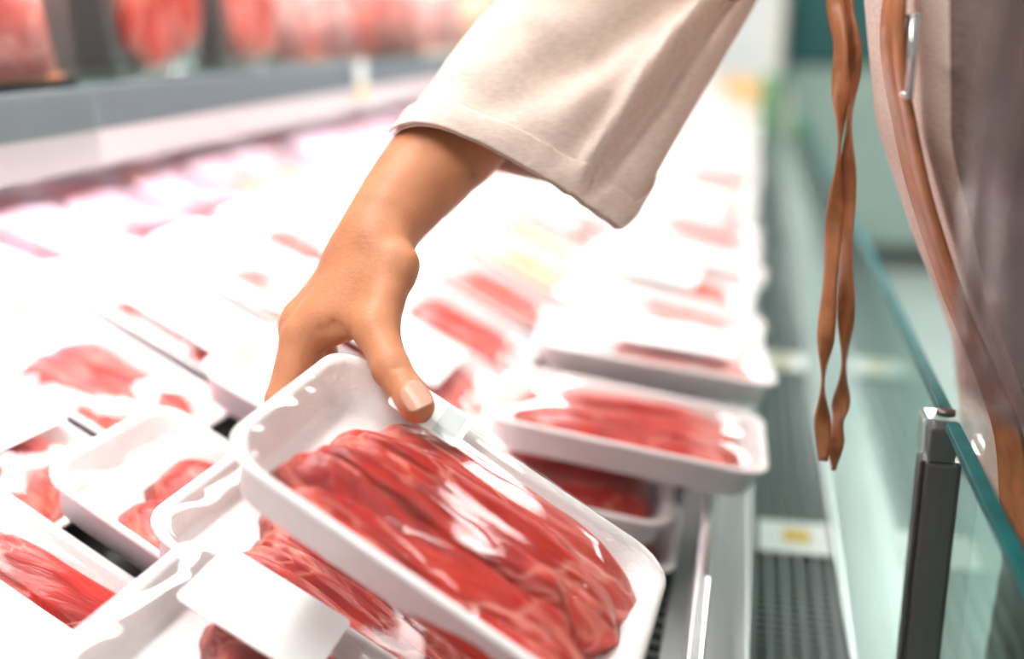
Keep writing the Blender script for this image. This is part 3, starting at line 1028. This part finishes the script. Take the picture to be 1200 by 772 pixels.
def body_sdf(P):
    I = np.eye(3)
    pel, che, nk, hd = (0.315, 0.70, 0.94), (0.245, 0.69, 1.27), (0.19, 0.69, 1.47), (0.14, 0.69, 1.66)
    d = ellipsoid(P, pel, I, (0.115, 0.165, 0.13))
    d = smin(d, round_cone(P, (0.31, 0.70, 1.0), (0.27, 0.69, 1.16), 0.105, 0.105), 0.05)
    d = smin(d, ellipsoid(P, che, I, (0.105, 0.155, 0.17)), 0.06)
    d = smin(d, round_cone(P, (0.215, 0.56, 1.41), (0.20, 0.83, 1.42), 0.055, 0.055), 0.05)
    d = smin(d, round_cone(P, (0.21, 0.69, 1.43), nk, 0.052, 0.048), 0.03)
    d = smin(d, round_cone(P, nk, (0.165, 0.69, 1.57), 0.046, 0.046), 0.02)
    head = ellipsoid(P, (0.15, 0.69, 1.665), I, (0.092, 0.074, 0.115))
    head = smin(head, ellipsoid(P, (0.118, 0.69, 1.595), I, (0.062, 0.052, 0.055)), 0.03)
    head = smin(head, round_cone(P, (0.062, 0.69, 1.665), (0.040, 0.69, 1.625), 0.008, 0.014), 0.012)
    for s in (-1, 1):
        head = smin(head, ellipsoid(P, (0.165, 0.69 + s * 0.076, 1.65), I, (0.018, 0.009, 0.03)), 0.006)
        g = ellipsoid(P, (0.062, 0.69 + s * 0.031, 1.668), I, (0.014, 0.016, 0.010))
        head = -smin(-head, g, 0.01)
    d = smin(d, head, 0.02)
    for s in (-1, 1):
        y = 0.70 + s * 0.09
        d = smin(d, round_cone(P, (0.31, y, 0.90), (0.33, y, 0.48), 0.083, 0.052), 0.03)
        d = smin(d, round_cone(P, (0.33, y, 0.48), (0.36, y, 0.09), 0.052, 0.036), 0.02)
        d = smin(d, round_cone(P, (0.36, y, 0.045), (0.22, y, 0.03), 0.036, 0.028), 0.02)
    # reaching arm
    d = smin(d, round_cone(P, SH, EL, 0.046, 0.034), 0.03)
    d = smin(d, round_cone(P, EL, F1 + (EL - F1) * 0.2, 0.034, 0.031), 0.02)
    # other arm, bent, holding the plastic bag
    LE, LW = (0.315, 0.455, 1.19), (0.185, 0.425, 1.395)
    d = smin(d, round_cone(P, (0.22, 0.545, 1.41), LE, 0.050, 0.038), 0.03)
    d = smin(d, round_cone(P, LE, LW, 0.036, 0.024), 0.02)
    d = smin(d, round_cone(P, LW, (0.165, 0.422, 1.445), 0.024, 0.030), 0.015)
    for i in range(4):
        x0 = np.array((0.168 - 0.003 * i, 0.402 + 0.018 * i, 1.475 - 0.003 * i))
        d = smin(d, round_cone(P, x0, x0 + (-0.035, 0, 0.004), 0.010, 0.009), 0.006)
        d = smin(d, round_cone(P, x0 + (-0.035, 0, 0.004), x0 + (-0.032, 0, -0.026), 0.009, 0.008), 0.004)
    d = smin(d, round_cone(P, (0.15, 0.40, 1.43), (0.118, 0.408, 1.452), 0.012, 0.010), 0.008)
    return d


v2, f2 = surface_nets(body_sdf, (-0.19, 0.33, -0.01), (0.48, 0.98, 1.82), 0.009)
PL = np.array((0.31, 0.70, 0.0))
person = empty('person', tuple(PL))
tag(person, 'person in a loose beige linen shirt reaching into the meat case over the glass', 'person')
body = obj('body', mesh('body', np.concatenate([v1, v2]) - PL, np.concatenate([f1, f2 + len(v1)])), 'skin', person)
md = body.modifiers.new('smooth', 'SMOOTH'); md.factor = 0.5; md.iterations = 2

# thumb nail
tdir = (T3 - T2) / np.linalg.norm(T3 - T2)
tocam = CAM - T3; tocam /= np.linalg.norm(tocam)
nup = tocam * 0.93 + hn * 0.25 + RT * 0.10; nup -= tdir * (nup @ tdir); nup /= np.linalg.norm(nup)
nsd = np.cross(tdir, nup)
NV, NF = [], []
NA, NB = 14, 12
for i in range(NA + 1):
    for j in range(NB + 1):
        s, q = 2 * j / NB - 1, i / NA
        wdt = 0.0078 * (1 - 0.25 * (1 - q) ** 3) * (1 - 0.35 * max(0, q - .8) / .2) * (0.80 + 0.20 * min(1, q / 0.25))
        lx = -0.0060 + 0.0158 * q + 0.0012 * (1 - s * s) * (1 if q > .5 else -1) * abs(2 * q - 1)
        ang = s * wdt / 0.0088
        c0 = T3 + tdir * lx
        rr = 0.0112 - 0.0016 * q
        NV.append(c0 + rr * (math.sin(ang) * nsd + math.cos(ang) * nup) - PL)
for i in range(NA):
    for j in range(NB):
        a = i * (NB + 1) + j
        NF.append((a, a + NB + 1, a + NB + 2, a + 1))
nail = obj('thumb_nail', mesh('thumb_nail', NV, NF), 'nail', person)
solidify(nail, 0.0007, 0)
nail['label'] = 'glossy pale thumb nail'

# ---- sleeve of the reaching arm
SR = [  # left edge, right edge, front half depth at left and right
    (at(476, 150, 0.745), at(743, 246, 0.740), 0.072, 0.018),
    (at(540, 70, 0.775), at(814, 122, 0.765), 0.076, 0.026),
    (at(608, -4, 0.805), at(890, -8, 0.790), 0.070, 0.036),
    (at(648, -95, 0.83), at(960, -130, 0.81), 0.070, 0.050),
    (np.array((0.04, 0.83, 1.52)), np.array((0.14, 0.90, 1.30)), 0.075, 0.075),
    (np.array((0.17, 0.78, 1.53)), np.array((0.25, 0.84, 1.27)), 0.085, 0.085)]
NT, NS = 70, 96
Lp = catmull([r[0] for r in SR], NT); Rp = catmull([r[1] for r in SR], NT)
ha = np.interp(np.linspace(0, 5, NT), range(6), [r[2] for r in SR]); hb = np.interp(np.linspace(0, 5, NT), range(6), [r[3] for r in SR])


def gss(x, w):
    return math.exp(-(x / w) ** 2)


def sleeve_rings(i0, i1, off=0.0, sub=1):
    rings = []
    for ii in range(i0 * sub, i1 * sub + 1):
        fi = ii / sub
        a = min(int(fi), NT - 2); fr_ = fi - a
        L = Lp[a] * (1 - fr_) + Lp[a + 1] * fr_
        Rr = Rp[a] * (1 - fr_) + Rp[a + 1] * fr_
        t = fi / (NT - 1) * 5           # 0 at the opening, 2 at the top of the photograph
        ax = (Lp[a + 1] + Rp[a + 1] - Lp[a] - Rp[a]); ax /= np.linalg.norm(ax)
        C0 = (L + Rr) / 2; mj = (Rr - L) / 2
        ml = np.linalg.norm(mj)
        mn = np.cross(mj / ml, ax); mn /= np.linalg.norm(mn)
        if mn @ (CAM - C0) < 0: mn = -mn
        h0 = np.interp(fi, range(NT), ha); h1 = np.interp(fi, range(NT), hb)
        ring = []
        for k in range(NS):
            an = 2 * math.pi * k / NS
            s = math.cos(an); c = math.sin(an)
            s2 = math.copysign(abs(s) ** 0.78, s)
            hh = h0 * (1 - s2) / 2 + h1 * (1 + s2) / 2
            z = c * hh
            w = min(1, t / 0.3) * (1 if t < 2.6 else max(0, 1 - (t - 2.6)))
            if c > 0:
                g = abs(c) ** .5
                z += g * w * (0.0150 * gss(s2 - (0.48 + 0.13 * t), 0.07) - 0.0170 * gss(s2 - (0.60 + 0.13 * t), 0.08))
                z += g * w * (-0.0100 * min(1, t / 0.8) * gss(s2 - (-0.45 + 0.55 * t), 0.22) + 0.006 * gss(s2 - (-0.15 + 0.62 * t), 0.2))
                z += g * w * 0.004 * nz(s2 * 4, t * 3, 0, 31)
                # hem puckers near the seam
                z += g * 0.0022 * gss(t - 0.12, 0.22) * math.sin(s2 * 38) * gss(s2 - 0.45, 0.28)
            z += 0.0012 * nz(s2 * 9, t * 7, c, 17)
            p = C0 + mj * s2 * (1 + off / ml) + mn * (z + math.copysign(off, c) * min(1, abs(c) * 3))
            # the near cloth hangs lower than the far cloth
            p = p - ax * max(-1, min(1, c * 3.0)) * 0.022 * max(0, 1 - t / 2.5)
            ring.append(p - PL)
        rings.append(ring)
    return rings


shirt_me_sleeve = loft('sleeve', sleeve_rings(0, NT - 1))


def ring_pts(cx, cy, z, rx, ry, seg, fn=None):
    out = []
    for k in range(seg):
        a = 2 * math.pi * k / seg
        r = fn(a, z) if fn else 0
        out.append(np.array((cx + (rx + r) * math.cos(a), cy + (ry + r) * math.sin(a), z)) - PL)
    return out


def fold(a, z):
    return 0.010 * nz(math.cos(a) * 3.2, math.sin(a) * 3.2, z * 1.6, 3) + 0.004 * nz(math.cos(a) * 9, math.sin(a) * 9, z * 3, 5)


TOR = [  # z, front x, back x, half width
    (0.82, 0.172, 0.45, 0.195), (0.92, 0.162, 0.44, 0.19), (1.00, 0.172, 0.425, 0.182), (1.08, 0.157, 0.41, 0.178), (1.16, 0.120, 0.395, 0.178),
    (1.24, 0.091, 0.38, 0.18), (1.32, 0.080, 0.365, 0.185), (1.40, 0.090, 0.335, 0.185), (1.46, 0.125, 0.30, 0.15), (1.505, 0.135, 0.262, 0.085), (1.525, 0.130, 0.252, 0.072)]


TURN = 0.16                                  # the chest is turned a little away


def tor(z):
    zs = [t[0] for t in TOR]
    return [np.interp(z, zs, [t[i] for t in TOR]) for i in (1, 2, 3)]


def torso_rings(z0, z1, n, seg, off=0.0):
    rr = []
    for i in range(n + 1):
        z = z0 + (z1 - z0) * i / n
        fx, bx, hw_ = tor(z)
        ring = []
        for k in range(seg):
            a = 2 * math.pi * k / seg
            c, s = math.cos(a), math.sin(a)
            c2 = math.copysign(abs(c) ** (0.45 if c < 0 else 0.7), c); s2 = math.copysign(abs(s) ** 0.8, s)
            r = fold(a, z) * (1 if z < 1.4 else 0.3) + off
            ring.append(np.array(((fx + bx) / 2 + ((bx - fx) / 2 + r) * c2 - TURN * (hw_ + r) * s2, 0.69 + (hw_ + r) * s2, z)) - PL)
        rr.append(ring)
    return rr


tme = loft('shirt', torso_rings(0.985, 1.525, 50, 120))
shirt = solidify(obj('shirt', tme, 'linen', person), 0.0015)
shirt['label'] = 'loose beige linen shirt'
slv = solidify(obj('sleeve', shirt_me_sleeve, 'linen', shirt), 0.0012)
hem = solidify(obj('sleeve_hem', loft('sleeve_hem', sleeve_rings(0, 3, 0.0026, 4)), 'linen', shirt), 0.0014)
# other sleeve, round the bent arm
obj('sleeve', tube_me('sleeve_bent', [p - PL for p in catmull([(0.225, 0.56, 1.42), (0.27, 0.50, 1.30), (0.335, 0.450, 1.175), (0.268, 0.443, 1.268), (0.236, 0.437, 1.318)], 28)],
    [0.073 - 0.004 * math.sin(i * .9) - 0.0008 * i for i in range(28)], 24, False), 'linen', shirt)

# leather neck ties that dangle as the person leans
def ribbon(name, pts, wid, m, parent, n=60, twist=None, thick=0.0016, tail=True, face=None):
    C = catmull(pts, n)
    V, F = [], []
    for i, p in enumerate(C):
        t = C[min(i + 1, n - 1)] - C[max(i - 1, 0)]
        t = t / np.linalg.norm(t)
        vw = (CAM - p) if face is None else np.asarray(face, float)
        sd = np.cross(t, vw); sd /= np.linalg.norm(sd)
        nr = np.cross(sd, t)
        a = twist(i / (n - 1)) if twist else 0.0
        s = math.cos(a) * sd + math.sin(a) * nr
        q = math.cos(a) * nr - math.sin(a) * sd
        w = wid / 2
        if tail and i > n - 8: w *= 0.55 + 0.45 * (n - 1 - i) / 7
        for (e, g) in ((-1, -1), (-1, 1), (-0.4, 1.25), (0.4, 1.25), (1, 1), (1, -1)):
            V.append(p + s * w * e + q * thick / 2 * g - org(person))
    for i in range(n - 1):
        for k in range(6):
            F.append((i * 6 + k, i * 6 + (k + 1) % 6, (i + 1) * 6 + (k + 1) % 6, (i + 1) * 6 + k))
    F.append(tuple(range(6))[::-1]); F.append(tuple(range((n - 1) * 6, n * 6)))
    return obj(name, mesh(name, V, F), m, parent)


dS = 0.715
ribbon('leather_tie', [np.array((0.105, 0.745, 1.47)), at(989, -60, dS), at(985, 60, dS), at(985, 150, dS), at(978, 260, dS), at(969, 380, dS), at(964, 460, dS), at(965, 540, dS)],
       0.0112, 'leather', shirt, 80, lambda q: 0.35 + 1.15 * math.sin(q * 17))
ribbon('leather_tie', [np.array((0.110, 0.75, 1.47)), at(1002, -60, dS + .006), at(1000, 60, dS + .006), at(995, 150, dS + .006), at(992, 270, dS + .006), at(991, 380, dS + .006), at(987, 460, dS + .006), at(981, 500, dS + .006), at(977, 551, dS + .006)],
       0.0112, 'leather', shirt, 80, lambda q: 0.2 + 1.2 * math.sin(q * 19 + 1))

# taupe vest over the near half of the torso, its edge below the strap
vr = torso_rings(1.0, 1.47, 44, 120, 0.007)
n0, n1 = 66, 108                             # angles from the middle of the chest round the near side
vest = obj('vest', loft('vest', [r[n0:n1] for r in vr], closed=False), 'vest', person)
solidify(vest, 0.003)
# trousers and shoes
bmt = bmesh.new()


def add_loft(bm, rings):
    vs_ = [[bm.verts.new(tuple(p)) for p in r] for r in rings]
    n = len(rings[0])
    for i in range(len(rings) - 1):
        for k in range(n):
            bm.faces.new((vs_[i][k], vs_[i][(k + 1) % n], vs_[i + 1][(k + 1) % n], vs_[i + 1][k]))


add_loft(bmt, [ring_pts(0.31, 0.70, z, rx, ry, 40, fold) for z, rx, ry in ((0.74, 0.135, 0.185), (0.84, 0.14, 0.185), (0.95, 0.135, 0.175), (1.04, 0.12, 0.16))])
for s in (-1, 1):
    add_loft(bmt, [ring_pts(0.345 - 0.008 * i, 0.70 + s * 0.092, z, r, r, 28, fold) for i, (z, r) in enumerate(((0.09, 0.062), (0.25, 0.066), (0.48, 0.075), (0.66, 0.090), (0.86, 0.098)))])
solidify(obj('trousers', bm_mesh('trousers', bmt, True), 'trousers', person), 0.0015)
for s in (-1, 1):
    y = 0.70 + s * 0.09
    obj('shoe', loft('shoe', [[np.array((cx + 0.055 + lx * math.cos(q), y + wy * math.sin(q), z)) - PL for q in np.linspace(0, 2 * math.pi, 24, endpoint=False)]
        for (cx, lx, wy, z) in ((0.235, 0.135, 0.046, 0.001), (0.235, 0.14, 0.05, 0.02), (0.245, 0.128, 0.046, 0.05), (0.29, 0.075, 0.042, 0.085), (0.315, 0.052, 0.045, 0.12))], cap0=True), 'shoe', person)
# hair and face details (above the frame)
hv, hf2 = surface_nets(lambda P: np.maximum(smin(ellipsoid(P, (0.165, 0.69, 1.685), np.eye(3), (0.100, 0.086, 0.115)), round_cone(P, (0.235, 0.69, 1.66), (0.245, 0.69, 1.50), 0.05, 0.028), 0.03),
                                                np.maximum(1.62 - P[:, 2] - 0.8 * np.maximum(0, P[:, 0] - 0.16), 0.115 - P[:, 0] - 0.9 * np.maximum(0, P[:, 2] - 1.70))), (0.02, 0.58, 1.42), (0.32, 0.80, 1.83), 0.008)
obj('hair', mesh('hair', hv - PL, hf2), 'hair', person)
for s in (-1, 1):
    obj('eye', tube_me('eye', [np.array((0.066, 0.69 + s * 0.031, 1.666)) - PL, np.array((0.0605, 0.69 + s * 0.031, 1.666)) - PL, np.array((0.058, 0.69 + s * 0.031, 1.666)) - PL], [0.011, 0.008, 0.001], 12), 'shoe', person)
obj('lips', tube_me('lips', [np.array((0.064, 0.69 + q, 1.592 + abs(q) * .1)) - PL for q in (-0.02, -0.01, 0, 0.01, 0.02)], [0.002, 0.0055, 0.006, 0.0055, 0.002], 10), 'nail', person)

# ------------------------------------------------------------------ the shoulder bag and the plastic bag
bag = empty('shoulder_bag', (0.43, 0.50, 0.72))
tag(bag, 'brown canvas shoulder bag on a long tan leather strap across the shirt', 'bag')
bo = org(bag)
bs = []
for i in range(15):
    q = i / 14
    rx = 0.045 * (0.75 + 0.5 * math.sin(math.pi * min(1, q * 1.1)))
    bs.append([(rx * math.copysign(abs(math.cos(a)) ** .6, math.cos(a)) + 0.004 * nz(a, q * 5, 0, 4), 0.15 * math.copysign(abs(math.sin(a)) ** .5, math.sin(a)), 0.002 + q * 0.26) for a in np.linspace(0, 2 * math.pi, 40, endpoint=False)])
obj('bag_body', loft('bag_body', bs, cap0=True, cap1=True), 'canvas', bag)


def on_shirt(y, z, off=0.011):
    fx, bx, hw_ = tor(z)
    s = min(1, abs(y - 0.69) / (hw_ + 0.006))
    sa = s ** (1 / 0.8)
    ca = math.sqrt(max(0, 1 - sa * sa)) ** 0.45
    return np.array(((fx + bx) / 2 - ((bx - fx) / 2 + off) * ca - TURN * (y - 0.69), y, z))


def strap(pts, wid, nme, dz=0.0):
    n = 70
    C = catmull(pts, n)
    V, F = [], []
    for i, p in enumerate(C):
        t = C[min(i + 1, n - 1)] - C[max(i - 1, 0)]; t /= np.linalg.norm(t)
        out = p - np.array((0.27, 0.69, p[2])); out /= np.linalg.norm(out)
        sd = np.cross(t, out); sd /= np.linalg.norm(sd)
        for (e, g) in ((-1, 0), (-.9, .0022), (.9, .0022), (1, 0)):
            V.append(p + sd * wid / 2 * e + out * (g + dz) - bo)
    for i in range(n - 1):
        for k in range(4):
            F.append((i * 4 + k, i * 4 + (k + 1) % 4, (i + 1) * 4 + (k + 1) % 4, (i + 1) * 4 + k))
    return obj(nme, mesh(nme, V, F), 'leather', bag)


strap([np.array((0.20, 0.79, 1.53)), on_shirt(0.72, 1.45, .014), on_shirt(0.665, 1.32, .014), on_shirt(0.655, 1.24, .014), on_shirt(0.65, 1.16, .014), on_shirt(0.645, 1.08, .014), on_shirt(0.61, 1.00, .016), np.array((0.25, 0.475, 0.99)), np.array((0.43, 0.50, 0.975))], 0.027, 'strap')
strap([np.array((0.21, 0.77, 1.53)), on_shirt(0.69, 1.45, .016), on_shirt(0.635, 1.32, .016), on_shirt(0.630, 1.24, .016), on_shirt(0.630, 1.16, .016), on_shirt(0.628, 1.08, .016), on_shirt(0.595, 1.00, .018), np.array((0.26, 0.472, 0.98)), np.array((0.43, 0.48, 0.97))], 0.012, 'strap_edge', 0.002)

bk = on_shirt(0.622, 1.285, 0.022) - bo
obj('buckle', tube_me('buckle', [bk + np.array(q) for q in ((0, -.014, -.02), (0, .014, -.02), (0, .014, .02), (0, -.014, .02), (0, -.014, -.02))], 0.0022, 10), 'chrome', bag)

pb = empty('plastic_bag', (0.137, 0.42, 1.148))
tag(pb, 'crumpled greyish see-through plastic bag hanging from the hand beside the shirt', 'bag')
rings = []
for i in range(46):
    q = i / 45
    z = q * 0.297
    pin = 1.0 if q < .72 else 1 - 0.86 * ((q - .72) / .28) ** 0.8
    rx, ry = 0.062 * pin * (0.75 + 0.25 * math.sin(math.pi * min(1, q * 1.2))), 0.050 * pin
    if q < 0.06: rx *= 0.5 + q * 8.3; ry *= 0.5 + q * 8.3
    ring = []
    for k in range(72):
        a = 2 * math.pi * k / 72
        r = 1 + 0.22 * nz(math.cos(a) * 2.2, math.sin(a) * 2.2, q * 1.4, 9) + 0.10 * nz(math.cos(a) * 6, math.sin(a) * 6, q * 2.5, 12)
        ring.append((rx * r * math.cos(a) + 0.008 * q, ry * r * math.sin(a), z))
    rings.append(ring)
obj('bag_film', loft('bag_film', rings, cap0=True), 'bag', pb)
